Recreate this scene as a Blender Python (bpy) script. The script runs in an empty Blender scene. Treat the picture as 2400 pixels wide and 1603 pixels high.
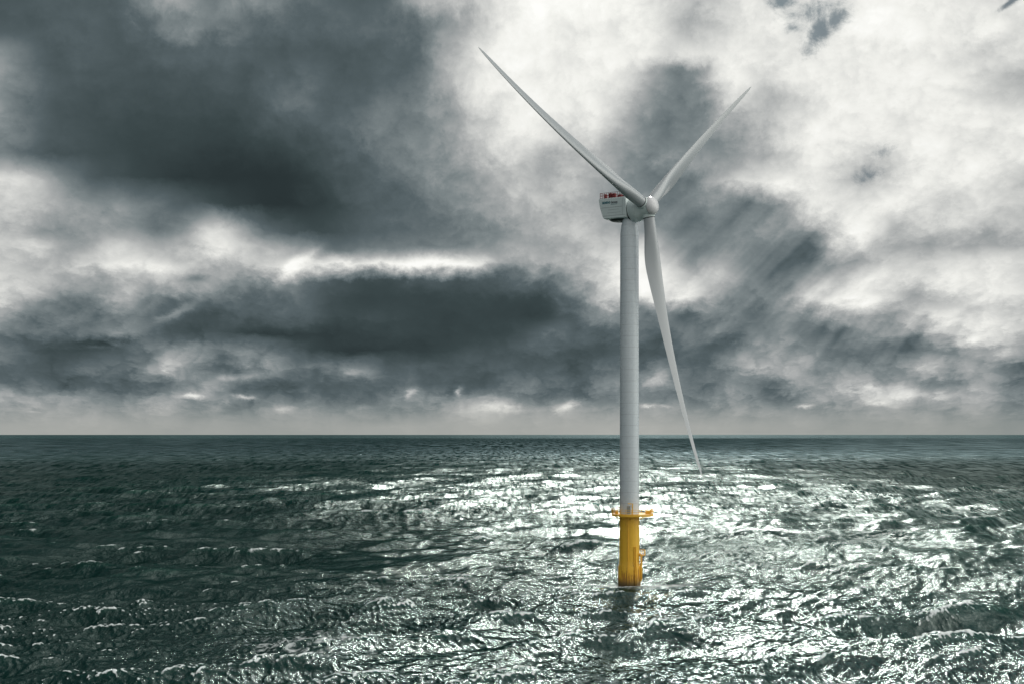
import bpy, bmesh, math, random
import numpy as np
from mathutils import Vector, Matrix
R = math.radians
S = bpy.context.scene
COL = S.collection

# ------------------------------------------------------------------ camera
FPX = 2400.0            # focal length in units of a 2400 px wide picture
CAM_H = 41.66
HOR = 1018.0            # horizon row in the 2400 x 1603 picture
cd = bpy.data.cameras.new('camera')
cam = bpy.data.objects.new('camera', cd); COL.objects.link(cam)
cam.location = (0, 0, CAM_H); cam.rotation_euler = (R(90), 0, 0)
cd.sensor_width = 36; cd.lens = 36 * FPX / 2400
cd.shift_y = (HOR - 801.5) / 2400
cd.clip_start = 1; cd.clip_end = 600000
S.camera = cam
S.view_settings.view_transform = 'Standard'; S.view_settings.look = 'None'
S.view_settings.exposure = 0; S.view_settings.gamma = 1

# ------------------------------------------------------------------ sun
SUN_AZ, SUN_EL = R(9), R(36)
sd = bpy.data.lights.new('sun', 'SUN'); sd.energy = 3.2; sd.angle = R(4); sd.color = (1, .965, .91)
sun = bpy.data.objects.new('sun', sd); COL.objects.link(sun)
sv = Vector((math.sin(SUN_AZ) * math.cos(SUN_EL), math.cos(SUN_AZ) * math.cos(SUN_EL), math.sin(SUN_EL)))
sun.rotation_euler = sv.to_track_quat('Z', 'Y').to_euler()
sun.location = (0, 0, 300)

# ------------------------------------------------------------------ node helper
class NT:
    def __init__(s, tree):
        s.t = tree; tree.nodes.clear()
    def n(s, typ, **kw):
        nd = s.t.nodes.new(typ)
        for k, v in kw.items(): setattr(nd, k, v)
        return nd
    def link(s, a, b): s.t.links.new(a, b)
    def put(s, sock, v):
        if isinstance(v, (int, float)): sock.default_value = v
        elif isinstance(v, (tuple, list)): sock.default_value = v
        else: s.link(v, sock)
    def m(s, op, a, b=0.0, c=None, clamp=False):
        nd = s.n('ShaderNodeMath', operation=op, use_clamp=clamp)
        s.put(nd.inputs[0], a); s.put(nd.inputs[1], b)
        if c is not None: s.put(nd.inputs[2], c)
        return nd.outputs[0]
    def mixf(s, f, a, b):
        nd = s.n('ShaderNodeMix', data_type='FLOAT')
        s.put(nd.inputs[0], f); s.put(nd.inputs[2], a); s.put(nd.inputs[3], b)
        return nd.outputs[0]
    def mixc(s, f, a, b, blend='MIX'):
        nd = s.n('ShaderNodeMix', data_type='RGBA', blend_type=blend)
        s.put(nd.inputs[0], f); s.put(nd.inputs[6], a); s.put(nd.inputs[7], b)
        return nd.outputs[2]
    def comb(s, x, y, z=0.0):
        nd = s.n('ShaderNodeCombineXYZ')
        s.put(nd.inputs[0], x); s.put(nd.inputs[1], y); s.put(nd.inputs[2], z)
        return nd.outputs[0]
    def noise(s, vec, scale, detail=6, rough=.55, dist=0.0, lac=2.0):
        nd = s.n('ShaderNodeTexNoise'); nd.noise_dimensions = '3D'
        s.link(vec, nd.inputs['Vector']); nd.inputs['Scale'].default_value = scale
        nd.inputs['Detail'].default_value = detail; nd.inputs['Roughness'].default_value = rough
        nd.inputs['Distortion'].default_value = dist; nd.inputs['Lacunarity'].default_value = lac
        return nd.outputs['Fac']
    def smooth(s, v, a, b, lo=0.0, hi=1.0):
        nd = s.n('ShaderNodeMapRange', interpolation_type='SMOOTHSTEP')
        s.put(nd.inputs[0], v); s.put(nd.inputs[1], a); s.put(nd.inputs[2], b)
        s.put(nd.inputs[3], lo); s.put(nd.inputs[4], hi)
        return nd.outputs[0]
    def ramp(s, v, pts, interp='LINEAR'):
        nd = s.n('ShaderNodeValToRGB'); cr = nd.color_ramp; cr.interpolation = interp
        while len(cr.elements) < len(pts): cr.elements.new(.5)
        for e, (p, c) in zip(cr.elements, pts):
            e.position = p
            e.color = (c, c, c, 1) if isinstance(c, (int, float)) else (*c, 1)
        s.link(v, nd.inputs[0]); return nd.outputs[0]

def lin(c): c /= 255.0; return c / 12.92 if c < .04045 else ((c + .055) / 1.055) ** 2.4
def rgb(r, g, b): return (lin(r), lin(g), lin(b))

# ------------------------------------------------------------------ sky: storm clouds over a Nishita sky
# brightness of the cloud deck by bearing (columns, every ~1.5 degrees) and height above the horizon (rows)
GRID = {
0:   [85,90,95,100,165,120,150,110,95,105,175,195,245,245,240,235,200,205,225,205,235,240,235,225,235],
60:  [88,92,95,90,140,130,108,100,98,105,125,190,245,245,242,235,198,195,238,215,240,245,235,235,225],
120: [130,95,90,88,92,95,90,90,92,95,115,212,245,243,240,235,213,232,240,232,240,240,230,220,215],
180: [158,95,85,82,82,85,88,108,90,95,128,218,240,240,240,200,130,225,212,240,240,235,235,225,205],
240: [150,95,80,78,75,80,85,112,92,118,135,205,240,238,238,178,122,200,192,230,235,240,235,225,215],
300: [140,95,78,72,70,68,75,88,107,130,137,188,235,228,220,155,130,155,185,235,240,235,235,235,235],
360: [128,85,75,70,62,57,60,70,93,117,133,172,212,195,175,142,146,150,180,240,228,235,240,235,230],
420: [215,180,98,75,58,51,50,55,83,106,122,152,190,188,168,128,120,188,232,236,205,235,235,225,200],
480: [205,192,140,142,105,73,54,52,72,97,110,145,172,190,170,138,113,117,126,195,225,240,225,215,200],
540: [190,150,147,152,120,212,120,80,76,100,105,122,150,185,170,140,108,115,122,138,228,198,200,195,200],
580: [190,205,157,200,168,230,195,165,115,130,132,140,175,170,195,190,135,118,98,125,180,172,185,178,175],
620: [205,190,197,225,205,180,212,222,225,225,240,228,158,176,188,225,163,128,105,120,155,195,220,225,210],
660: [200,205,165,188,185,152,145,112,80,74,85,84,105,130,188,240,200,138,122,148,198,207,218,220,215],
700: [205,170,148,170,102,117,112,102,70,68,70,72,70,82,158,228,198,140,138,168,236,185,195,225,215],
740: [150,128,130,118,90,83,93,93,75,72,68,68,63,72,130,128,110,132,98,135,160,150,218,230,220],
780: [125,115,110,150,92,88,59,60,62,65,65,66,72,102,98,108,103,117,110,98,105,135,158,218,200],
820: [120,92,72,95,157,150,150,80,57,60,62,73,90,95,85,95,92,110,140,142,98,92,112,172,165],
860: [95,88,102,110,172,130,160,122,122,105,90,88,91,95,105,122,115,120,175,152,118,155,155,167,123],
900: [105,112,105,105,110,122,105,92,85,93,95,91,100,110,110,135,105,115,120,137,157,158,137,135,125],
930: [150,168,162,140,152,140,120,115,102,115,137,152,130,108,115,118,125,130,125,145,165,185,175,165,145],
960: [150,160,155,150,150,145,137,148,145,130,140,170,172,158,150,150,150,150,150,150,150,150,145,150,145],
1000:[155,158,158,155,152,150,148,150,152,155,155,160,160,160,160,162,160,158,152,150,148,150,148,142,138],
}
def azel(px, py):
    x = (px - 1200) / FPX; z = (HOR - py) / FPX
    return math.atan2(x, 1), z                      # bearing, tangent of the height (kept simple: z / horizontal)
W = bpy.data.worlds.new('World'); S.world = W; W.use_nodes = True
g = NT(W.node_tree)
tc = g.n('ShaderNodeTexCoord'); sp = g.n('ShaderNodeSeparateXYZ'); g.link(tc.outputs['Generated'], sp.inputs[0])
dx, dy, dz = sp.outputs
az = g.m('ARCTAN2', dx, dy)
hr = g.m('SQRT', g.m('ADD', g.m('MULTIPLY', dx, dx), g.m('MULTIPLY', dy, dy)))
el = g.m('ARCTAN2', g.m('MAXIMUM', dz, 0.0), g.m('MULTIPLY', hr, g.m('MAXIMUM', g.m('COSINE', az), .62)))   # height of the cloud bands: they arch with the bearing
# coordinates on the cloud deck: clouds flatten towards the horizon
ZK = 3427.6 / FPX
deck = g.m('DIVIDE', 1.0, g.m('ADD', el, .10))
Vdeck = g.comb(g.m('MULTIPLY', az, g.m('ADD', 1.2, g.m('MULTIPLY', deck, .16))), g.m('MULTIPLY', g.m('LOGARITHM', g.m('ADD', el, .045), 2.718), .42))
azn = g.m('DIVIDE', az, ZK); eln = g.m('DIVIDE', el, ZK)
Vdeck = g.comb(g.m('MULTIPLY', azn, g.m('ADD', 1.2, g.m('MULTIPLY', g.m('DIVIDE', 1.0, g.m('ADD', eln, .10)), .16))), g.m('MULTIPLY', g.m('LOGARITHM', g.m('ADD', eln, .045), 2.718), .42))
w1 = g.m('SUBTRACT', g.noise(Vdeck, 9, 3, .5), .5)
Vo = g.comb(g.m('ADD', az, 7.3), g.m('ADD', el, 3.1), 2.0)
w2 = g.m('SUBTRACT', g.noise(g.comb(g.m('ADD', azn, 5.3), g.m('MULTIPLY', eln, 1.6), 4.0), 9, 3, .5), .5)
f1 = g.m('SUBTRACT', g.noise(Vdeck, 26, 9, .66, .25), .5)
f2 = g.m('SUBTRACT', g.noise(g.comb(g.m('ADD', azn, 1.7), g.m('MULTIPLY', eln, 1.25), 9.0), 30, 10, .70), .5)
nearh = g.smooth(eln, .0, .10)
wa = g.m('ADD', az, g.m('ADD', g.m('MULTIPLY', w1, .012 * ZK), g.m('MULTIPLY', f1, .016 * ZK)))
we = g.m('ADD', el, g.m('MULTIPLY', nearh, g.m('ADD', g.m('MULTIPLY', w2, .008 * ZK), g.m('MULTIPLY', f2, .013 * ZK))))
we = g.m('ADD', we, g.m('MULTIPLY', g.m('MULTIPLY', f1, .012 * ZK), g.smooth(eln, .0, .03)))
AZ0, _ = azel(0, 0); AZ1, _ = azel(2400, 0)
cu = g.m('DIVIDE', g.m('SUBTRACT', wa, AZ0), AZ1 - AZ0, clamp=True)
val = None; prev = None
def elev(py, px=1200): return math.atan2((HOR - py) / FPX, 1)
for py in sorted(GRID, reverse=True):
    row = GRID[py]
    pts = []
    for i, v in enumerate(row):
        a = azel(i * 100, 0)[0]
        pts.append(((a - AZ0) / (AZ1 - AZ0), v / 255))
    r_ = g.ramp(cu, pts, 'CARDINAL')
    e = elev(py)
    if val is None: val = r_
    else: val = g.mixf(g.smooth(we, prev, e) if py < 200 else g.m('DIVIDE', g.m('SUBTRACT', we, prev), e - prev, clamp=True), val, r_)
    prev = e
# the sky out of frame: darkened overhead on the left to dim the sea, bright around the sun, brightened behind to light the turbine
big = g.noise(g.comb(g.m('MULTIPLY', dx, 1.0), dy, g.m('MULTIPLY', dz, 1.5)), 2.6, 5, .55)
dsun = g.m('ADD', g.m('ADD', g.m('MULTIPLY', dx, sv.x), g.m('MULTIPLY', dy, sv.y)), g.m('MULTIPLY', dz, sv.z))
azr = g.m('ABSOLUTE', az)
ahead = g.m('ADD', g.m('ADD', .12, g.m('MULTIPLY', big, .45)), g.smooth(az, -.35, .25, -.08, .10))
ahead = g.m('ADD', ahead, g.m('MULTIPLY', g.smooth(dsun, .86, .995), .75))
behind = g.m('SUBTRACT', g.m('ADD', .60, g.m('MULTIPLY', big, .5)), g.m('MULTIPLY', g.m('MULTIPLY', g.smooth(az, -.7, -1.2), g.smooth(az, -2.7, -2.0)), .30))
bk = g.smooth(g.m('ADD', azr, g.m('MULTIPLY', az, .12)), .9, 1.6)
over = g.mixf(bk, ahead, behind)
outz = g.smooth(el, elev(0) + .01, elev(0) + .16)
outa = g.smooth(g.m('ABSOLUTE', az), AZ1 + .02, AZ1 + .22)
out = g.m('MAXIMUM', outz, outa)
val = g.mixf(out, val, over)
# fluffy detail
pf = g.n('ShaderNodeTexVoronoi', feature='F1', voronoi_dimensions='2D'); pf.inputs['Scale'].default_value = 24; pf.inputs['Detail'].default_value = 3.5; pf.inputs['Roughness'].default_value = .6
g.link(g.comb(g.m('ADD', azn, g.m('MULTIPLY', f2, .035)), g.m('ADD', g.m('MULTIPLY', eln, 1.4), g.m('MULTIPLY', f1, .03)), 1.0), pf.inputs['Vector'])
puff = g.m('MULTIPLY', g.m('SUBTRACT', .64, pf.outputs['Distance']), g.smooth(eln, .02, .14, 1.0, .35))
det = g.m('ADD', g.m('ADD', g.m('MULTIPLY', f1, .22), g.m('MULTIPLY', f2, .22)), g.m('MULTIPLY', puff, .25))
dstr = g.m('MULTIPLY', g.smooth(eln, .003, .03, .1, 1.0), g.smooth(val, .25, .55, .14, 1.0))
dstr = g.m('MULTIPLY', dstr, g.smooth(val, .75, .97, 1.0, 1.05))
val = g.m('ADD', g.m('ADD', val, g.m('MULTIPLY', det, dstr)), g.smooth(eln, .02, .075, .035, 0.0))
# slanting rays under the right-hand cloud
def blob(px, py, rx, ry, rot=0.0, wx=az, wy=el):
    a = azel(px, py)[0]; e = elev(py); c, s_ = math.cos(R(rot)), math.sin(R(rot))
    ux = g.m('SUBTRACT', wx, a); uy = g.m('SUBTRACT', wy, e)
    p = g.m('ADD', g.m('MULTIPLY', ux, c * FPX / rx), g.m('MULTIPLY', uy, s_ * FPX / rx))
    q = g.m('ADD', g.m('MULTIPLY', ux, -s_ * FPX / ry), g.m('MULTIPLY', uy, c * FPX / ry))
    d2 = g.m('ADD', g.m('MULTIPLY', p, p), g.m('MULTIPLY', q, q))
    return g.m('EXPONENT', g.m('MULTIPLY', d2, -1.0))
def rays(px, py, rx, ry, ang, amp, sc):
    c, s_ = math.cos(R(ang)), math.sin(R(ang))
    along = g.m('ADD', g.m('MULTIPLY', az, c), g.m('MULTIPLY', el, s_))
    across = g.m('ADD', g.m('MULTIPLY', az, -s_), g.m('MULTIPLY', el, c))
    nz = g.noise(g.comb(g.m('MULTIPLY', across, sc / ZK), g.m('MULTIPLY', along, sc * .10 / ZK)), 1.0, 3, .5)
    return g.m('MULTIPLY', g.m('MULTIPLY', g.m('MAXIMUM', g.m('SUBTRACT', nz, .40), -.03), amp), blob(px, py, rx, ry, 0))
val = g.m('ADD', val, rays(1810, 640, 270, 190, 46, .8, 46))
val = g.m('ADD', val, rays(2070, 800, 220, 90, 60, .6, 50))
# small bright cloudlets near the horizon and other marked tufts
for (px, py, rx, ry, rot, amp) in [
    (452, 926, 22, 7, 0, .32), (575, 928, 22, 6, 0, .34), (575, 882, 60, 10, 8, .16), (530, 888, 26, 14, 0, .10),
    (690, 830, 0, 0, 0, 0), (960, 918, 16, 9, 30, .22), (1078, 916, 9, 8, 0, .30), (1165, 948, 38, 15, 0, .22),
    (1330, 950, 26, 9, 20, .22), (1540, 885, 30, 14, 25, .22), (1515, 953, 20, 5, 0, .22), (1560, 951, 16, 4, 0, .16),
    (660, 955, 30, 9, 0, .14), (835, 872, 40, 8, 0, .16), (2045, 910, 28, 12, 0, .14), (2140, 920, 60, 14, 0, .14),
    (2050, 942, 34, 5, 0, .12), (1890, 952, 16, 5, 0, .22), (2270, 800, 34, 12, 15, .14), (2360, 828, 22, 14, 0, .12),
    (690, 625, 55, 14, 40, .22), (800, 612, 26, 14, 0, .10), (1000, 640, 0, 0, 0, 0), (455, 655, 30, 10, 0, -.16),
    (1620, 740, 36, 22, 0, -.10), (240, 800, 60, 10, 5, -.14), (415, 735, 46, 10, 28, .20), (2030, 710, 45, 14, 8, .12),
    (1480, 640, 70, 55, 0, .10), (2050, 385, 60, 60, 40, -.10), (1610, 45, 70, 40, 20, -.08), (2340, 100, 90, 25, 30, -.07), (2350, 220, 80, 40, 10, -.06), (1920, 230, 60, 40, 30, -.07), (1300, 150, 90, 50, 0, -.05), (1290, 380, 60, 40, 40, -.06), (2200, 480, 120, 40, 20, -.05), (2250, 560, 140, 30, 5, -.05), (1000, 622, 190, 17, 3, .13), (350, 625, 70, 12, 0, .10), (110, 92, 0, 0, 0, 0)]:
    if rx: val = g.m('ADD', val, g.m('MULTIPLY', blob(px, py, rx, ry, rot, g.m('ADD', az, g.m('MULTIPLY', f1, .022 * ZK)), g.m('ADD', el, g.m('MULTIPLY', f2, .014 * ZK))), amp))
val = g.m('MINIMUM', g.m('MAXIMUM', val, .05), 1.0)
ccol = g.ramp(val, [(0.0, rgb(10, 14, 16)), (.20, rgb(44, 54, 56)), (.27, rgb(59, 71, 73)), (.38, rgb(87, 99, 103)), (.52, rgb(126, 135, 137)),
                    (.66, rgb(167, 170, 170)), (.80, rgb(211, 212, 209)), (.91, rgb(240, 240, 235)), (1.0, rgb(253, 253, 249))])
# warm haze low down
ccol = g.mixc(g.smooth(eln, .0, .030, .55, 0.0), ccol, g.mixc(1.0, ccol, (1.03, 1.0, .90, 1), 'MULTIPLY'))
# blue gaps
sky = g.n('ShaderNodeTexSky', sky_type='NISHITA', sun_disc=False, sun_elevation=SUN_EL, sun_rotation=SUN_AZ, dust_density=1.5)
skyc = g.mixc(1.0, sky.outputs[0], (.022, .022, .022, 1), 'MULTIPLY')
fz = g.noise(g.comb(azn, g.m('MULTIPLY', eln, 1.2), 3.0), 70, 10, .76, .3)
gap = None
for (px, py, rx, ry, rot, k) in [(1922, 72, 26, 54, -25, 1.2), (1958, 46, 36, 24, 30, 1.1), (1835, 4, 38, 15, 0, 1.25), (1905, 30, 75, 34, 0, .72), (1868, 66, 32, 14, 0, .8),
                                 (2068, 358, 36, 15, 25, .66), (2034, 412, 36, 24, 25, .60), (2372, 4, 34, 7, 35, 1.1)]:
    b_ = g.m('MULTIPLY', blob(px, py, rx, ry, rot), k); gap = b_ if gap is None else g.m('MAXIMUM', gap, b_)
gapm = g.smooth(g.m('ADD', gap, g.m('MULTIPLY', g.m('SUBTRACT', fz, .5), 2.4)), .12, 1.15)
gapm = g.m('MULTIPLY', gapm, g.smooth(gap, .05, .25))
gcol = g.mixc(1.0, skyc, (.26, .44, .56, 1), 'MULTIPLY')
ccol = g.mixc(g.m('MULTIPLY', gapm, .80), ccol, gcol)
# glow of the veiled sun, plus unseen sky on the right brightened to light the turbine
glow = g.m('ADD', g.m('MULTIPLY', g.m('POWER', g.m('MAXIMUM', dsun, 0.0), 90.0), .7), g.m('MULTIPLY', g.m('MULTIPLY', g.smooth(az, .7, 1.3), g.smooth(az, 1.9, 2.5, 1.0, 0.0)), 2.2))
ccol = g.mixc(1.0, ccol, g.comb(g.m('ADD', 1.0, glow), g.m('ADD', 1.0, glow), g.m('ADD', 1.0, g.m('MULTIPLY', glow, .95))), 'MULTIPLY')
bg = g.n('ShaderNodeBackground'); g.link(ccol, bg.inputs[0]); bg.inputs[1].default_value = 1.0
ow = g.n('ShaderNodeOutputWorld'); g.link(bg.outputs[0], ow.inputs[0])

# ------------------------------------------------------------------ sea
rng = np.random.default_rng(7)
def band_tile(lmin, lmax, L, N, wind, slope, spread):
    k1 = 2 * np.pi * np.fft.fftfreq(N, L / N)
    kx, ky = np.meshgrid(k1, k1, indexing='ij'); k = np.hypot(kx, ky); k[0, 0] = 1e9
    lam = 2 * np.pi / k
    m = (np.clip((lam - lmin * .85) / (lmin * .3), 0, 1)) * (np.clip((lmax * 1.15 - lam) / (lmax * .3), 0, 1))
    cosd = (kx * np.cos(wind) + ky * np.sin(wind)) / k
    amp = m * k ** -2.0 * (np.abs(cosd) ** spread + .04)
    h = amp * (rng.normal(size=k.shape) + 1j * rng.normal(size=k.shape))
    hh = np.fft.ifft2(h).real
    sx = np.fft.ifft2(1j * kx * h).real; sy = np.fft.ifft2(1j * ky * h).real
    # NOTE real() of a non hermitian field: take everything from the real field
    H = np.fft.fft2(hh)
    sx = np.fft.ifft2(1j * kx * H).real; sy = np.fft.ifft2(1j * ky * H).real
    s = slope / np.sqrt((sx ** 2 + sy ** 2).mean()); H *= s
    hh = hh * s
    Dx = np.fft.ifft2(1j * kx / k * H).real; Dy = np.fft.ifft2(1j * ky / k * H).real
    return hh, Dx, Dy
def sample(t, x, y, L):
    N = t.shape[0]
    u = (x / L * N) % N; v = (y / L * N) % N
    i = np.floor(u).astype(np.int32) % N; j = np.floor(v).astype(np.int32) % N; fu = u - np.floor(u); fv = v - np.floor(v)
    i1 = (i + 1) % N; j1 = (j + 1) % N
    return (t[i, j] * (1 - fu) * (1 - fv) + t[i1, j] * fu * (1 - fv) + t[i, j1] * (1 - fu) * fv + t[i1, j1] * fu * fv)
#        lmin  lmax   L      wind  slope spread
BANDS = [(34, 70, 1130.0, R(78), .10, 3), (17, 36, 610.0, R(100), .15, 2), (8.5, 18, 331.0, R(66), .15, 1.6), (4.2, 9, 173.0, R(112), .105, 1.3),
         (2.1, 4.4, 89.0, R(62), .145, 1.6), (1.05, 2.2, 47.0, R(118), .165, 1.4)]
F1 = FPX * 1024 / 2400
rows = list(np.arange(40, 130, 3.0)) + list(np.arange(130, 150, 1.0))
p = F1 * CAM_H / 150.0
while p > .25:
    rows.append(F1 * CAM_H / p); p -= (.34 if p > 3 else .2)
rows += [rows[-1] * 1.5, 500000.0]
rr = np.array([12.0, 30.0] + rows)
core = np.arange(-R(31), R(31), .62 / F1)
side = R(31) + (math.pi - R(31)) * np.linspace(0, 1, 90)[1:] ** 1.5
th = np.concatenate([-side[::-1], core, side[:-1]])
nr, nc = len(rr), len(th)
Rr, Th = np.meshgrid(rr, th, indexing='ij')
X = Rr * np.sin(Th); Y = Rr * np.cos(Th)
dr = np.gradient(rr)[:, None] * np.ones_like(Th); da = np.gradient(th)[None, :] * Rr
Z = np.zeros_like(X); DX = np.zeros_like(X); DY = np.zeros_like(X); lost = np.zeros_like(X); crest = np.zeros_like(X)
# wind lanes: patches of rougher and calmer water
def lowf(x, y, seed, sc):
    r_ = np.random.default_rng(seed); o = np.zeros_like(x)
    for _ in range(9):
        a = r_.uniform(0, np.pi * 2); f = r_.uniform(.5, 1.6) / sc; o += np.sin((x * np.cos(a) + y * np.sin(a)) * f * 2 * np.pi + r_.uniform(0, 6.3))
    return o / 3
lane = lowf(X, Y * .55, 5, 95.0)
gust = np.clip(1 + .30 * lane, .62, 1.4) * (1 - .45 * np.clip((Rr - 500) / 900, 0, 1))
for bi, (l0, l1, L, wd, sl, spd) in enumerate(BANDS):
    N = 768
    h, ax, ay = band_tile(l0, l1, L, N, wd, sl, spd)
    lam = (l0 + l1) / 2
    rot = R(17 * bi); c, s_ = math.cos(rot), math.sin(rot)
    # keep wave direction: rotate only the sampling frame of the tile together with its vectors
    xr = X * c + Y * s_; yr = -X * s_ + Y * c
    fade = np.clip((l0 / dr - .9) / 1.2, 0, 1) * np.clip((l0 / da - 1.2) / 1.4, 0, 1)
    ok = fade > 0
    H = np.zeros_like(X); A = np.zeros_like(X); B = np.zeros_like(X)
    H[ok] = sample(h, xr[ok], yr[ok], L); A[ok] = sample(ax, xr[ok], yr[ok], L); B[ok] = sample(ay, xr[ok], yr[ok], L)
    gg = gust if bi > 1 else 1.0
    Z += H * fade * gg; DX += (A * c - B * s_) * fade * gg * .7; DY += (A * s_ + B * c) * fade * gg * .7
    lost += (sl * gg) ** 2 * (1 - fade)
    crest += (H / (sl * lam)) * fade * (1.0, 1.0, .8, .5, .3, .2)[bi]
PX = X + DX; PY = Y + DY
# how strongly the surface is squeezed: breaking crests
dXr = np.gradient(PX, axis=0); dYr = np.gradient(PY, axis=0); dXt = np.gradient(PX, axis=1); dYt = np.gradient(PY, axis=1)
J = (dXt * dYr - dXr * dYt) / (da * dr)
nearm = (Rr > 150) & (Rr < 700) & (np.abs(Th) < R(30))
j0, j1 = np.percentile(J[nearm], [1.0, 9.0])
foam = np.clip((j1 - J) / (j1 - j0), 0, 1)
foam *= np.clip((1500 - Rr) / 700, 0, 1)
lost *= 1 - .8 * np.clip((Rr - 3500) / 3500, 0, 1)
co = np.stack([PX, PY, Z], -1).reshape(-1, 3).astype(np.float32)
idx = np.arange(nr * nc, dtype=np.int32).reshape(nr, nc)
nx = np.roll(idx, -1, axis=1)                       # closed ring
quads = np.stack([idx[:-1], nx[:-1], nx[1:], idx[1:]], -1).reshape(-1, 4)[:, ::-1]
me = bpy.data.meshes.new('sea')
me.vertices.add(len(co)); me.vertices.foreach_set('co', co.ravel())
me.loops.add(quads.size); me.loops.foreach_set('vertex_index', np.ascontiguousarray(quads).ravel())
me.polygons.add(len(quads)); me.polygons.foreach_set('loop_start', np.arange(0, quads.size, 4, dtype=np.int32))
me.polygons.foreach_set('use_smooth', np.ones(len(quads), dtype=bool))
for nm, arr in (('foam', foam), ('lost', lost), ('gust', gust * np.ones_like(X)), ('crest', crest)):
    at = me.attributes.new(nm, 'FLOAT', 'POINT'); at.data.foreach_set('value', arr.astype(np.float32).ravel())
me.update(calc_edges=True); me.validate()
sea = bpy.data.objects.new('sea', me); COL.objects.link(sea); sea['kind'] = 'structure'

mt = bpy.data.materials.new('sea_water'); mt.use_nodes = True; g = NT(mt.node_tree)
geo = g.n('ShaderNodeNewGeometry'); pos = geo.outputs['Position']
def attr(nm):
    a = g.n('ShaderNodeAttribute'); a.attribute_name = nm; return a.outputs['Fac']
sp = g.n('ShaderNodeSeparateXYZ'); g.link(pos, sp.inputs[0]); px_, py_, pz_ = sp.outputs
aFoam, aLost, aGust, aCrest = attr('foam'), attr('lost'), attr('gust'), attr('crest')
# ripples and wind chop finer than the mesh
n1 = g.noise(g.comb(g.m('MULTIPLY', px_, 1.1), g.m('MULTIPLY', py_, .42), pz_), 1.0, 4, .68, .4)
n2 = g.noise(g.comb(g.m('MULTIPLY', px_, .8), g.m('MULTIPLY', py_, .5), 3.0), .5, 4, .6, .4)
n3 = g.noise(g.comb(g.m('MULTIPLY', px_, .7), g.m('ADD', py_, 33.0), 7.0), .085, 5, .6, .3)
n4 = g.noise(g.comb(px_, g.m('ADD', py_, 133.0), 7.0), .022, 5, .65, .3)
far = g.m('ADD', g.m('MULTIPLY', n3, 42.0), g.m('MULTIPLY', n4, 110.0))
dist = g.m('SQRT', g.m('ADD', g.m('MULTIPLY', px_, px_), g.m('MULTIPLY', py_, py_)))
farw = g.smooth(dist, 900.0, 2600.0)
# streaks of stronger and weaker reflection painted on the water, at three sizes
s0 = g.noise(g.comb(g.m('MULTIPLY', px_, .34), g.m('MULTIPLY', py_, .05), 2.0), 1.0, 3, .6, .3)
s2 = g.noise(g.comb(g.m('MULTIPLY', px_, .11), g.m('MULTIPLY', py_, .010), 8.0), 1.0, 3, .6, .3)
s1 = g.noise(g.comb(g.m('MULTIPLY', px_, .045), g.m('MULTIPLY', py_, .0026), 5.0), 1.0, 3, .6, .3)
sm = g.mixf(g.smooth(dist, 2200.0, 4200.0), g.mixf(g.smooth(dist, 800.0, 1500.0), s0, s2), s1)
strip = g.mixf(farw, g.smooth(sm, .36, .62, .34, 1.8), g.smooth(sm, .38, .62, .18, 3.4))
patch = g.mixf(g.smooth(dist, 330.0, 600.0), 1.0, strip)
hgt = g.m('ADD', g.m('MULTIPLY', n1, .30), g.m('ADD', g.m('MULTIPLY', n2, .28), g.m('MULTIPLY', far, aLost)))
bp = g.n('ShaderNodeBump'); bp.inputs['Strength'].default_value = 1.0; bp.inputs['Distance'].default_value = 1.0
g.link(g.m('MULTIPLY', hgt, aGust), bp.inputs['Height'])
body = g.mixc(g.smooth(aCrest, .1, .9), (.002, .020, .017, 1), (.006, .046, .033, 1))
df = g.n('ShaderNodeBsdfDiffuse'); g.link(body, df.inputs[0]); g.link(bp.outputs[0], df.inputs['Normal'])
gl = g.n('ShaderNodeBsdfGlossy');  g.link(bp.outputs[0], gl.inputs['Normal'])
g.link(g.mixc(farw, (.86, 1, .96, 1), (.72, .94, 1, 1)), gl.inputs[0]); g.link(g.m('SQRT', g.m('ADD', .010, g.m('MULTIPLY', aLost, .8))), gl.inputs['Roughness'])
fr = g.n('ShaderNodeFresnel'); fr.inputs[0].default_value = 1.30; g.link(bp.outputs[0], fr.inputs['Normal'])
pr = g.n('ShaderNodeMixShader'); F_ = fr.outputs[0]; g.link(g.m('DIVIDE', g.m('MULTIPLY', g.m('MULTIPLY', F_, .58), patch), g.m('ADD', 1.0, g.m('MULTIPLY', F_, 4.0))), pr.inputs[0]); g.link(df.outputs[0], pr.inputs[1]); g.link(gl.outputs[0], pr.inputs[2])
fo = g.n('ShaderNodeBsdfDiffuse'); fo.inputs[0].default_value = (.72, .76, .77, 1); g.link(bp.outputs[0], fo.inputs['Normal'])
fn = g.noise(g.comb(g.m('MULTIPLY', px_, .9), g.m('MULTIPLY', py_, .5), pz_), 1.5, 6, .75, .6)
fm = g.m('MULTIPLY', g.smooth(g.m('ADD', aFoam, g.m('MULTIPLY', g.m('SUBTRACT', fn, .5), 2.2)), .42, 1.05), g.smooth(aFoam, .02, .2))
# froth where the swell breaks round the foundation
TX, TY = 32.4, 282.6
rad = g.m('SQRT', g.m('ADD', g.m('POWER', g.m('DIVIDE', g.m('SUBTRACT', px_, TX + 2.0), 1.5), 2.0), g.m('POWER', g.m('SUBTRACT', py_, TY), 2.0)))
fb = g.m('MULTIPLY', g.smooth(g.m('ADD', rad, g.m('MULTIPLY', fn, 5.0)), 6.0, 17.0, 1.0, 0.0), g.smooth(fn, .36, .56))
fm = g.m('MAXIMUM', fm, g.m('MULTIPLY', fb, .95))
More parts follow.
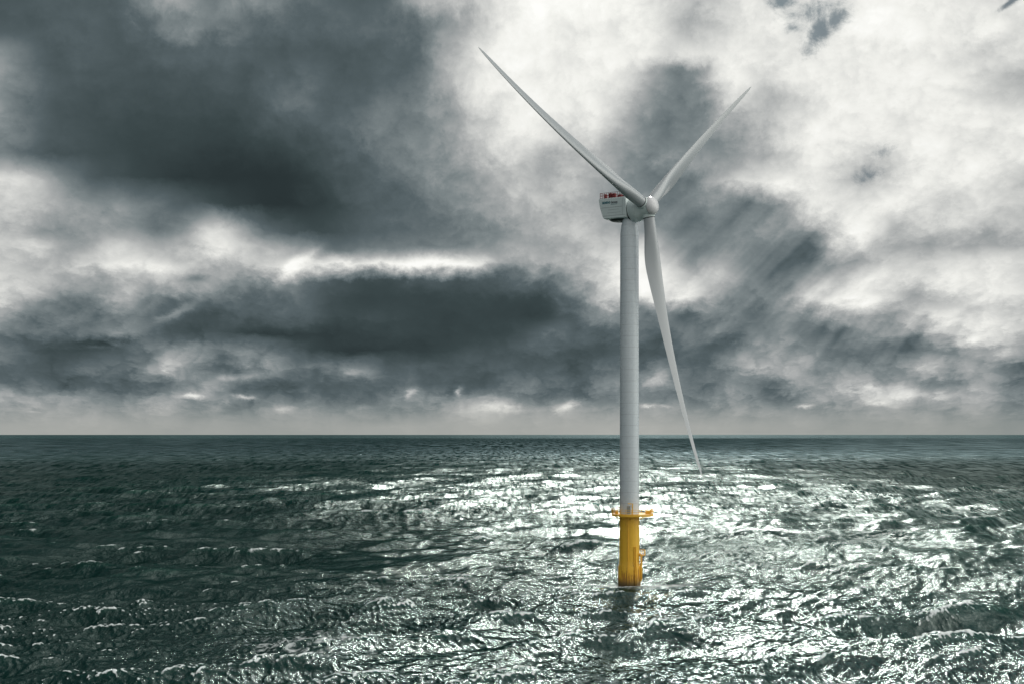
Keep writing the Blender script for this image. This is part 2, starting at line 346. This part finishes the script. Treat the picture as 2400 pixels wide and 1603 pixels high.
# a lace of old foam drifting in the foreground
lx = g.m('DIVIDE', g.m('ADD', px_, 41.0), 17.0); ly = g.m('DIVIDE', g.m('SUBTRACT', py_, 206.0), 22.0)
lz = g.m('SQRT', g.m('ADD', g.m('MULTIPLY', lx, lx), g.m('MULTIPLY', ly, ly)))
ln = g.noise(g.comb(g.m('MULTIPLY', px_, .35), g.m('MULTIPLY', py_, .22), 1.0), 1.0, 7, .72, 1.2)
lm = g.smooth(g.m('SUBTRACT', ln, g.m('MULTIPLY', lz, .16)), .42, .56)
fm = g.m('MAXIMUM', fm, g.m('MULTIPLY', lm, .7))
# distant whitecaps
w_ = g.noise(g.comb(g.m('MULTIPLY', px_, .14), g.m('MULTIPLY', py_, .012), 2.0), 1.0, 7, .8, .3)
fm = g.m('MAXIMUM', fm, g.m('MULTIPLY', g.m('MULTIPLY', g.smooth(w_, .58, .68), farw), .5))
mx = g.n('ShaderNodeMixShader'); g.link(fm, mx.inputs[0]); g.link(pr.outputs[0], mx.inputs[1]); g.link(fo.outputs[0], mx.inputs[2])
o = g.n('ShaderNodeOutputMaterial'); g.link(mx.outputs[0], o.inputs[0])
me.materials.append(mt)

# ------------------------------------------------------------------ unseen clouds added high above the frame to shade the sea
mc = bpy.data.materials.new('shade_cloud'); mc.use_nodes = True; g = NT(mc.node_tree)
dc = g.n('ShaderNodeBsdfDiffuse'); dc.inputs[0].default_value = (.75, .77, .78, 1)
o = g.n('ShaderNodeOutputMaterial'); g.link(dc.outputs[0], o.inputs[0])
from mathutils import noise as mno
def shade_cloud(gx, gy, rx, ry, z, seed, rot=0, rag=.5):
    b = bmesh.new(); bmesh.ops.create_icosphere(b, subdivisions=6, radius=1.0)
    c = Vector((gx, gy, 0)) + sv * (z / sv.z); c_, s_ = math.cos(rot), math.sin(rot)
    for v in b.verts:
        q = v.co.copy(); k = 1 + rag * mno.fractal(q * 1.6 + Vector((seed, 0, 0)), .8, 2.1, 6)
        x, y = q.x * rx * k, q.y * ry * k
        v.co = c + Vector((x * c_ - y * s_, x * s_ + y * c_, q.z * min(rx, ry) * .22 * k * (1.0 if q.z > 0 else .35)))
    for f in b.faces: f.smooth = True
    me = bpy.data.meshes.new('shade_cloud'); b.to_mesh(me); b.free(); me.materials.append(mc)
    o = bpy.data.objects.new('shade_cloud', me); COL.objects.link(o); o['kind'] = 'structure'
shade_cloud(-322, 350, 325, 430, 1330, 3, .08, .22)
shade_cloud(-680, 1080, 470, 430, 2350, 9, .25)
shade_cloud(0, 7000, 9500, 4500, 15000, 14)
shade_cloud(720, 1080, 380, 480, 2350, 21, -.2)

# ------------------------------------------------------------------ materials of the turbine
def paint(name, col, rough=.35, grime=.12, streak=0.0, scale=1.0, rings=0.0, metallic=0.0, coat=0.0, rust=0.0):
    m = bpy.data.materials.new(name); m.use_nodes = True; g = NT(m.node_tree)
    t = g.n('ShaderNodeTexCoord'); ob = t.outputs['Object']
    s3 = g.n('ShaderNodeSeparateXYZ'); g.link(ob, s3.inputs[0]); x, y, z = s3.outputs
    n = g.noise(ob, .8 * scale, 6, .6)
    st = g.noise(g.comb(g.m('MULTIPLY', x, 2.2), g.m('MULTIPLY', y, 2.2), g.m('MULTIPLY', z, .07)), 1.0, 5, .6)
    k = g.m('ADD', g.m('MULTIPLY', g.m('SUBTRACT', n, .5), grime), g.m('MULTIPLY', g.m('SUBTRACT', st, .5), streak))
    if rings:
        rn = g.noise(g.comb(0.0, 0.0, z), 2.2, 4, .8)
        k = g.m('ADD', k, g.m('MULTIPLY', g.m('SUBTRACT', rn, .5), rings))
        fr = g.m('FRACT', g.m('DIVIDE', z, 3.05))
        k = g.m('SUBTRACT', k, g.m('MULTIPLY', g.smooth(g.m('ABSOLUTE', g.m('SUBTRACT', fr, .5)), 0.0, .03, 1.0, 0.0), .26))
    k = g.m('ADD', 1.0, k)
    c = g.mixc(1.0, (*col, 1), g.comb(k, k, k), 'MULTIPLY')
    if rust:
        low = g.smooth(z, 1.0, 8.0, 1.0, 0.0)
        rn = g.noise(g.comb(g.m('MULTIPLY', x, 2.0), g.m('MULTIPLY', y, 2.0), g.m('MULTIPLY', z, .25)), 1.0, 6, .7)
        rm = g.m('MULTIPLY', g.smooth(g.m('ADD', rn, g.m('MULTIPLY', low, .22)), .60, .78), rust)
        c = g.mixc(rm, c, (*rgb(122, 58, 14), 1))
        c = g.mixc(g.m('MULTIPLY', g.smooth(g.m('ADD', z, g.m('MULTIPLY', rn, 2.5)), 1.6, 4.2, 1.0, 0.0), .9), c, (*rgb(52, 44, 20), 1))
    p = g.n('ShaderNodeBsdfPrincipled'); g.link(c, p.inputs['Base Color'])
    g.put(p.inputs['Roughness'], g.m('ADD', rough, g.m('MULTIPLY', g.m('SUBTRACT', n, .5), .15)))
    p.inputs['Metallic'].default_value = metallic; p.inputs['Coat Weight'].default_value = coat
    o = g.n('ShaderNodeOutputMaterial'); g.link(p.outputs[0], o.inputs[0]); return m
M_TOWER = paint('tower_paint', (.60, .65, .69), .28, .05, .16, 1, .28)
M_WHITE = paint('shell_paint', (.66, .73, .73), .3, .08, .06)
M_BLADE = paint('blade_paint', (.43, .45, .475), .2, .05, .0, .4)
M_SPIN = paint('spinner_paint', (.66, .655, .68), .28, .06)
M_YEL = paint('yellow_paint', (.76, .43, .028), .45, .15, .42, 1, 0, 0, 0, .75)
M_YEL2 = paint('yellow_steel', (.80, .44, .03), .5, .3, .1, 2, 0, 0, 0, .3)
M_DARK = paint('near_black', (.012, .016, .018), .6)
M_RED = paint('red_paint', (.17, .010, .012), .45, .3)
M_SEAM = paint('seam_grey', (.22, .25, .26), .5)
M_TEAL = paint('teal_letter', (.0, .13, .17), .4, .02)
M_INK = paint('dark_letter', (.03, .035, .05), .4, .02)
M_GREY = paint('grey_steel', (.16, .18, .2), .5, .2)

# ------------------------------------------------------------------ mesh helpers
def link(name, bm, mat, parent, smooth=True, angle=40):
    me = bpy.data.meshes.new(name); bmesh.ops.recalc_face_normals(bm, faces=bm.faces[:])
    if smooth:
        for f in bm.faces: f.smooth = True
        for e in bm.edges:
            if len(e.link_faces) == 2 and e.calc_face_angle(0) > R(angle): e.smooth = False
    bm.to_mesh(me); bm.free(); me.materials.append(mat)
    o = bpy.data.objects.new(name, me); COL.objects.link(o); o.parent = parent; return o
def frame(d):
    d = Vector(d).normalized(); a = Vector((0, 0, 1)) if abs(d.z) < .9 else Vector((1, 0, 0))
    u = d.cross(a).normalized(); return d, u, d.cross(u)
def tube(bm, pts, r, n=10, caps=True):
    pts = [Vector(p) for p in pts]; ringsv = []
    for i, p in enumerate(pts):
        d = (pts[min(i + 1, len(pts) - 1)] - pts[max(i - 1, 0)])
        d, u, v = frame(d); rr_ = r[i] if isinstance(r, (list, tuple)) else r
        ringsv.append([bm.verts.new(p + (u * math.cos(2 * math.pi * k / n) + v * math.sin(2 * math.pi * k / n)) * rr_) for k in range(n)])
    for a, b in zip(ringsv, ringsv[1:]):
        for k in range(n): bm.faces.new((a[k], a[(k + 1) % n], b[(k + 1) % n], b[k]))
    if caps: bm.faces.new(ringsv[0]); bm.faces.new(ringsv[-1])
def lathe(bm, o, d, prof, n=96, caps=True):
    o = Vector(o); d, u, v = frame(d); rs = []
    for s, r in prof:
        if r < 1e-4: rs.append([bm.verts.new(o + d * s)])
        else: rs.append([bm.verts.new(o + d * s + (u * math.cos(2 * math.pi * k / n) + v * math.sin(2 * math.pi * k / n)) * r) for k in range(n)])
    for a, b in zip(rs, rs[1:]):
        for k in range(n):
            if len(a) == 1: bm.faces.new((a[0], b[(k + 1) % n], b[k]))
            elif len(b) == 1: bm.faces.new((a[k], a[(k + 1) % n], b[0]))
            else: bm.faces.new((a[k], a[(k + 1) % n], b[(k + 1) % n], b[k]))
    if caps:
        for a in (rs[0], rs[-1]):
            if len(a) > 2: bm.faces.new(a)
def box(bm, c, sx, sy, sz, ax=(1, 0, 0), ay=(0, 1, 0), az_=(0, 0, 1)):
    c = Vector(c); ax, ay, az_ = Vector(ax) * sx / 2, Vector(ay) * sy / 2, Vector(az_) * sz / 2
    v = [bm.verts.new(c + ax * i + ay * j + az_ * k) for i in (-1, 1) for j in (-1, 1) for k in (-1, 1)]
    for f in ((0, 1, 3, 2), (4, 6, 7, 5), (0, 4, 5, 1), (2, 3, 7, 6), (0, 2, 6, 4), (1, 5, 7, 3)): bm.faces.new([v[i] for i in f])
def B(): return bmesh.new()

# ------------------------------------------------------------------ wind turbine
root = bpy.data.objects.new('wind_turbine', None); COL.objects.link(root); root.location = (TX, TY, 0)
root['label'] = 'tall white three-bladed wind turbine on a yellow foundation standing in the rough sea'
root['category'] = 'wind turbine'
Q = FPX / TY                                            # px per metre at the tower axis
def hz(py): return CAM_H + (HOR - py) / Q               # height of a picture row at the tower axis
# foundation
zp = hz(1203)                                           # platform deck
b = B()
lathe(b, (0, 0, 0), (0, 0, 1), [(-14, 3.12), (1, 3.12), (hz(1332), 3.10), (hz(1326), 3.04), (hz(1318), 2.80), (hz(1312), 2.74), (zp - 1.6, 2.72), (zp - .2, 2.70)])
found = link('foundation', b, M_YEL, root)
def around(a, r): return (math.sin(a) * r, -math.cos(a) * r)      # a = 0 faces the camera, positive to the right
for a, z1 in ((R(-14), zp - .5), (R(22), hz(1278)), (R(30), hz(1278))):
    b = B(); pts = []
    for z, r in ((-3, 3.32), (hz(1334), 3.32), (hz(1314), 2.92), (z1, 2.92)): x, y = around(a, r); pts.append((x, y, z))
    tube(b, pts, .13, 10); link('cable_tube', b, M_YEL2, found)
# boat landing: two fender tubes and ladder on the right-hand flank
b = B()
for a in (R(58), R(70)):
    pts = [(*around(a, 3.0), 9.0), (*around(a, 3.45), 8.4), (*around(a, 3.45), 2.2), (*around(a, 3.2), 1.4)]
    tube(b, pts, .14, 10)
for z in np.arange(2.6, 8.4, .45):
    tube(b, [(*around(R(60), 3.42), z), (*around(R(68), 3.42), z)], .03, 6)
link('boat_landing', b, M_YEL2, found)
# rest ledge sticking out on the right
zl = hz(1299)
b = B()
box(b, (3.45, -.6, zl), 1.5, 1.5, .14)
tube(b, [(2.72, -.6, zl - 1.0), (3.9, -.6, zl - .1)], .07, 6)
ledge = link('ledge', b, M_YEL2, found, False)
b = B()
for x, y in ((2.9, -1.3), (3.5, -1.3), (4.15, -1.3), (4.15, -.6), (4.15, .1), (3.5, .1)):
    tube(b, [(x, y, zl), (x, y, zl + 1.45)], .045, 6)
for z in (zl + .75, zl + 1.45): tube(b, [(2.8, -1.3, z), (4.15, -1.3, z), (4.15, .1, z), (2.8, .1, z)], .04, 6)
link('ledge_railing', b, M_YEL2, ledge)
b = B(); box(b, (3.5, -.7, zl - 1.35), .9, .8, .9); bmesh.ops.bevel(b, geom=b.edges[:], offset=.12, segments=2, affect='EDGES')
link('fender_block', b, M_GREY, found)
# sacrificial bumps / weld collars
b = B()
lathe(b, (0, 0, zp - 1.0), (0, 0, 1), [(0, 2.74), (.0, 2.86), (.5, 2.92), (.5, 2.72)], caps=False); link('flange', b, M_YEL2, found)

# platform: deck wider to the right, toe board, brackets, railing, davit
deckpts = []
for k in range(40):
    a = 2 * math.pi * k / 40
    x = math.sin(a); y = -math.cos(a)
    rx = 6.7 if x > 0 else 4.95
    deckpts.append((x * rx, y * 5.0))
b = B()
top = [b.verts.new((x, y, zp)) for x, y in deckpts]; bot = [b.verts.new((x, y, zp - .55)) for x, y in deckpts]
b.faces.new(top); b.faces.new(bot[::-1])
for k in range(40): b.faces.new((top[k], bot[k], bot[(k + 1) % 40], top[(k + 1) % 40]))
plat = link('platform', b, M_YEL2, root, False)
for k in range(0, 40, 4):
    b = B(); x, y = deckpts[k]; d = Vector((x, y, 0)); u = d.normalized()
    tube(b, [u * 2.7 + Vector((0, 0, zp - 1.5)), d * .93 + Vector((0, 0, zp - .4))], .1, 6)
    tube(b, [u * 2.7 + Vector((0, 0, zp - .5)), d * .97 + Vector((0, 0, zp - .5))], .12, 6)
    link('bracket', b, M_YEL2, plat)
b = B()
for k in range(40):
    x, y = deckpts[k]; x *= .985; y *= .985
    if k % 2 == 0: tube(b, [(x, y, zp), (x, y, zp + 1.35)], .055, 6)
for z in (zp + .12, zp + .72, zp + 1.35):
    ring = [(x * .985, y * .985, z) for x, y in deckpts]; tube(b, ring + [ring[0]], .045, 6, False)
link('platform_railing', b, M_YEL2, plat)
for k in (9, 10, 11, 12, 30, 31):
    b = B(); x0, y0 = deckpts[k]; x1, y1 = deckpts[(k + 1) % 40]
    c = Vector(((x0 + x1) / 2 * .98, (y0 + y1) / 2 * .98, zp + .7)); u = Vector((x1 - x0, y1 - y0, 0)); L_ = u.length; u.normalize()
    box(b, c, L_ * .8, .04, 1.0, u, u.cross(Vector((0, 0, 1))), (0, 0, 1))
    link('railing_panel', b, M_YEL2, plat, False)
b = B()
tube(b, [(.35, -4.3, zp), (.35, -4.3, zp + 3.1)], .13, 8); tube(b, [(.35, -4.3, zp + 3.0), (-.9, -4.5, zp + 3.1)], .09, 8)
tube(b, [(.35, -4.3, zp + 1.8), (-.4, -4.42, zp + 3.05)], .05, 6); tube(b, [(-.88, -4.5, zp + 3.1), (-.88, -4.5, zp + 1.9)], .025, 6)
link('davit_crane', b, M_YEL2, plat)
b = B(); box(b, (5.1, -.8, zp + .5), 1.3, 1.6, 1.0); bmesh.ops.bevel(b, geom=b.edges[:], offset=.06, segments=2, affect='EDGES')
link('equipment_box', b, M_YEL2, plat)
b = B(); box(b, (-3.6, -.8, zp + .45), .8, 1.2, .9); bmesh.ops.bevel(b, geom=b.edges[:], offset=.05, segments=2, affect='EDGES')
link('equipment_box', b, M_YEL2, plat)

# tower
zt = hz(514)
b = B()
prof = [(zp, 2.66), (hz(1000), 2.62), (hz(800), 2.58), (hz(620), 2.55), (hz(553), 2.53), (hz(549), 2.50), (hz(530), 2.22), (hz(521), 1.98), (zt + .5, 1.92)]
lathe(b, (0, 0, 0), (0, 0, 1), prof)
tower = link('tower', b, M_TOWER, root, angle=60)
for py in (1040, 885, 720, 600):
    b = B(); z = hz(py); r = 2.62 - (1040 - py) * .00018; lathe(b, (0, 0, z), (0, 0, 1), [(0, r - .05), (0, r + .035), (.12, r + .035), (.12, r - .05)], caps=False)
    link('tower_flange', b, M_TOWER, tower)
b = B(); box(b, (-.5, -2.68, zp + 1.25), .95, .12, 2.1); bmesh.ops.bevel(b, geom=b.edges[:], offset=.04, segments=2, affect='EDGES'); link('door', b, M_SEAM, tower)

# nacelle and rotor: yaw, tilt
YAW, TILT = R(47), R(4.4)
nh = Vector((math.sin(YAW), -math.cos(YAW), 0)); sd_ = Vector((-math.cos(YAW), -math.sin(YAW), 0)); up = Vector((0, 0, 1))
nax = (nh * math.cos(TILT) + up * math.sin(TILT)).normalized()
zc = hz(491)                                            # nacelle axis height at the tower
# nacelle body: side profile (s along shaft, z) extruded sideways, edges rounded
def P3(s, t, z): return nh * s + sd_ * t + up * (z - s * .07)
zr, zb = hz(465.5), hz(515)
prof = [(-8.35, zr - .15), (-8.1, zr), (1.0, zr), (1.12, zr - .3), (1.25, zb + 1.2), (1.05, zb + .1), (.7, zb), (-6.2, zb), (-6.7, zb + .25), (-7.3, zb + 1.5), (-7.95, zb + 3.4), (-8.3, zb + 5.0)]
b = B(); hw = 3.2
tp_ = [(-hw, .90), (-hw * .97, 1.0), (hw * .97, 1.0), (hw, .90)]
secs = []
cs = sum(p_[0] for p_ in prof) / len(prof); cz = sum(p_[1] for p_ in prof) / len(prof)
for t, k in ((-hw, .93), (-hw + .12, .975), (-hw + .4, 1.0), (hw - .4, 1.0), (hw - .12, .975), (hw, .93)):
    secs.append([b.verts.new(P3(cs + (s - cs) * (1 - (1 - k) * .75), t, cz + (z - cz) * k)) for s, z in prof])
for a_, b_ in zip(secs, secs[1:]):
    for k in range(len(prof)): b.faces.new((a_[k], a_[(k + 1) % len(prof)], b_[(k + 1) % len(prof)], b_[k]))
b.faces.new(secs[0]); b.faces.new(secs[-1])
nac = link('nacelle', b, M_WHITE, root, angle=28)
# dark belly and yaw bearing under it
b = B()
lathe(b, P3(-2.8, 0, zb - .62) , up, [(0, 0), (.0, 1.6), (.12, 2.4), (.62, 3.0)], 64)
for v in b.verts:
    q = v.co - P3(-2.8, 0, 0); s = q.dot(nh); t = q.dot(sd_); v.co = P3(-2.8 + s * 1.28, t * 1.0, v.co.z)
link('nacelle_belly', b, M_DARK, nac)
b = B(); lathe(b, (0, 0, zt), up, [(0, 1.98), (.0, 2.15), (.5, 2.25), (.9, 2.25)]); link('yaw_ring', b, M_GREY, nac)
# side panel seams (thin raised gaskets)
ts = hw + .004
def seam(s0, z0, s1, z1, w=.07):
    b = B(); a_, c_ = P3(s0, ts, z0), P3(s1, ts, z1); d = c_ - a_; L_ = d.length; d.normalize()
    box(b, (a_ + c_) / 2, L_, .03, w, d, sd_, d.cross(sd_)); link('panel_seam', b, M_SEAM, nac, False)
seam(-7.6, zr - 2.7, -.1, zr - 2.7); seam(-6.9, zr - 5.0, .9, zr - 5.0); seam(-.05, zr - .5, -.05, zr - 5.0)
seam(-5.0, zr - 3.4, -1.2, zr - 3.4, .05); seam(-5.2, zr - 4.2, -.6, zr - 4.2, .05)
# lettering on the side
def text(body, size, s0, z0, mat, bold=.0, width=None):
    cu_ = bpy.data.curves.new('lettering', 'FONT'); cu_.body = body; cu_.size = size; cu_.extrude = .01; cu_.offset = bold
    to = bpy.data.objects.new('tmp', cu_); COL.objects.link(to); bpy.context.view_layer.update()
    me_ = bpy.data.meshes.new_from_object(to.evaluated_get(bpy.context.evaluated_depsgraph_get()))
    bpy.data.objects.remove(to)
    xs = [v.co.x for v in me_.vertices]; k = (width / (max(xs) - min(xs))) if width else 1
    for v in me_.vertices: v.co = P3(s0 + (v.co.x - min(xs)) * k, hw + .02 + v.co.z, z0 + v.co.y)
    me_.materials.clear(); me_.materials.append(mat)
    o_ = bpy.data.objects.new('lettering', me_); COL.objects.link(o_); o_.parent = nac; return o_
text('SIEMENS', .88, -7.0, zr - 1.62, M_TEAL, .03, 2.75)
text('Gamesa', .88, -4.0, zr - 1.62, M_INK, .02, 2.3)
text('RENEWABLE ENERGY', .26, -4.0, zr - 2.0, M_TEAL, 0, 2.3)
# red railing of the hoist platform on the roof
def rail(side, panels):
    b = B(); t = side * (hw - .35); s = -8.0
    while s < 1.01: tube(b, [P3(s, t, zr - .02), P3(s, t, zr + 1.5)], .06, 6); s += .75
    for z in (zr + .1, zr + .8, zr + 1.5): tube(b, [P3(-8.0, t, z), P3(1.0, t, z)], .05, 6)
    link('roof_railing', b, M_RED, nac)
rail(1, 1); rail(-1, 1)
b = B()
for t in np.arange(-hw + .35, hw - .3, .8): tube(b, [P3(-8.0, t, zr), P3(-8.0, t, zr + 1.5)], .06, 6)
for z in (zr + .8, zr + 1.5): tube(b, [P3(-8.0, -hw + .35, z), P3(-8.0, hw - .35, z)], .05, 6)
link('roof_railing', b, M_RED, nac)
for s0, s1, h in ((-6.9, -6.5, 1.3), (-5.5, -4.5, 1.45), (-4.4, -3.3, 1.3), (-2.3, -1.2, .8), (-.6, .6, .7)):
    b = B(); box(b, P3((s0 + s1) / 2, 1.9, zr + h / 2), s1 - s0, .9, h, nh, sd_, up)
    bmesh.ops.bevel(b, geom=b.edges[:], offset=.05, segments=1, affect='EDGES')
    link('cooler', b, M_RED, nac)
b = B(); tube(b, [P3(-2.2, -1.5, zr), P3(-2.2, -1.5, zr + 1.75)], .05, 6); tube(b, [P3(-2.2, -1.8, zr + 1.7), P3(-2.2, -1.2, zr + 1.7)], .04, 6)
link('wind_vane', b, M_RED, nac)

# generator drum, hub, spinner (on the tilted shaft)
AX0 = Vector((0, 0, 102.9))
b = B(); lathe(b, AX0, nax, [(.9, 2.95), (1.5, 2.95)]); link('shaft_seal', b, M_DARK, root)
b = B(); lathe(b, AX0, nax, [(1.42, 2.9), (1.42, 3.12), (1.58, 3.24), (3.3, 3.24), (3.5, 3.16), (3.52, 3.0)]); link('generator', b, M_WHITE, root, angle=50)
b = B(); lathe(b, AX0, nax, [(3.5, 2.9), (3.56, 3.10), (3.85, 3.04), (4.3, 2.82), (4.9, 2.62), (5.6, 2.52), (7.2, 2.50), (7.32, 2.48)])
hub = link('hub', b, M_WHITE, root, angle=50)
b = B(); lathe(b, AX0, nax, [(7.3, 2.44), (7.38, 2.50), (7.75, 2.45), (8.15, 2.25), (8.5, 1.9), (8.78, 1.4), (8.95, .8), (9.0, 0)])
link('spinner', b, M_SPIN, root)
b = B(); lathe(b, AX0, nax, [(7.24, 2.45), (7.24, 2.515), (7.32, 2.515), (7.32, 2.45)], caps=False); link('seam_ring', b, M_SEAM, hub)

HC = AX0 + nax * 6.15
RH = Vector((0, 0, 1)).cross(nax).normalized(); RV = nax.cross(RH)
AZI = R(50.0); BR = 73.2; CONE_A, CONE_B = -4.0, 7.5

def sect(chord, th_, blend, n=40):
    """closed outline in (chordwise, thickness), leading edge at +; blend 0 = circle, 1 = aerofoil"""
    out = []
    for k in range(n):
        a = 2 * math.pi * k / n
        cx, cy = math.cos(a) * chord / 2, math.sin(a) * chord / 2
        xx = (1 - math.cos(a)) / 2                     # 0 at leading edge .. 1 trailing
        yt = 5 * th_ * (.2969 * math.sqrt(xx) - .1260 * xx - .3516 * xx ** 2 + .2843 * xx ** 3 - .1036 * xx ** 4)
        camber = .03 * (1 - (2 * xx - .8) ** 2)
        ax_ = (.32 - xx) * chord; ay_ = ((yt if a < math.pi else -yt) - camber * .5) * chord
        out.append((cx * (1 - blend) + ax_ * blend, cy * (1 - blend) + ay_ * blend))
    return out
ST = [(1.7, 3.05, 1, 0, 20), (4, 3.05, 1, 0, 20), (6.5, 3.25, .8, .25, 20), (9.5, 3.9, .55, .65, 19), (12.5, 4.6, .42, .9, 17), (15.5, 4.85, .36, 1, 15),
      (19, 4.6, .31, 1, 12.5), (24, 4.05, .27, 1, 10), (30, 3.45, .25, 1, 7.5), (37, 2.9, .23, 1, 5.5), (45, 2.35, .21, 1, 3.8), (53, 1.85, .20, 1, 2.5),
      (60, 1.45, .19, 1, 1.5), (66, 1.1, .18, 1, .8), (70, .8, .18, 1, .3), (72, .5, .18, 1, 0), (72.9, .25, .18, 1, 0), (73.2, .08, .18, 1, 0)]
PITCH = 4
for kb in range(3):
    a = AZI + kb * 2 * math.pi / 3
    rad_ = RV * math.cos(a) + RH * math.sin(a)
    lead = rad_.cross(nax) * -1                          # sense of rotation, fixed below
    lead = (RH * math.cos(a) - RV * math.sin(a)) * LSIGN if 'LSIGN' in globals() else (RH * math.cos(a) - RV * math.sin(a)) * -1
    sc_ = 1.03 if rad_.z < 0 else (.972 if rad_.x < 0 else .985); b = B(); rs = []
    # refine the stations smoothly
    fine = []
    rq = np.concatenate([np.arange(1.7, 72, 1.1), [72.3, 72.7, 73.0, 73.2]])
    S_ = np.array(ST)
    for r in rq: fine.append([r] + [float(np.interp(r, S_[:, 0], S_[:, j])) for j in range(1, 5)])
    F_ = np.array(fine)
    for j in range(1, 5):
        for _ in range(4): F_[2:-5, j] = (F_[1:-6, j] + 2 * F_[2:-5, j] + F_[3:-4, j]) / 4
    for r, ch, thk, bl, tw in F_:
        t = r / BR; off = CONE_A * t + CONE_B * t * t
        cdir = lead * math.cos(R(tw + PITCH)) + nax * math.sin(R(tw + PITCH)); ndir = nax * math.cos(R(tw + PITCH)) - lead * math.sin(R(tw + PITCH))
        o_ = HC + rad_ * (1.7 + (r - 1.7) * sc_) + nax * off
        rs.append([b.verts.new(o_ + cdir * u + ndir * v) for u, v in sect(ch * (1 + .07 * bl), thk, bl)])
    for p_, q_ in zip(rs, rs[1:]):
        for k in range(40): b.faces.new((p_[k], p_[(k + 1) % 40], q_[(k + 1) % 40], q_[k]))
    b.faces.new(rs[0]); b.faces.new(rs[-1])
    bl_ = link('blade', b, M_BLADE, root, angle=55)
    b = B(); lathe(b, HC + nax * (CONE_A * .035), rad_, [(1.5, 1.66), (2.72, 1.66), (2.80, 1.62), (2.80, 1.5)], 64); link('blade_collar', b, M_WHITE, bl_)
    b = B(); lathe(b, HC + nax * (CONE_A * .035), rad_, [(2.78, 1.5), (2.78, 1.60), (2.98, 1.60), (2.98, 1.5)], 64, False); link('seal_ring', b, M_DARK, bl_)
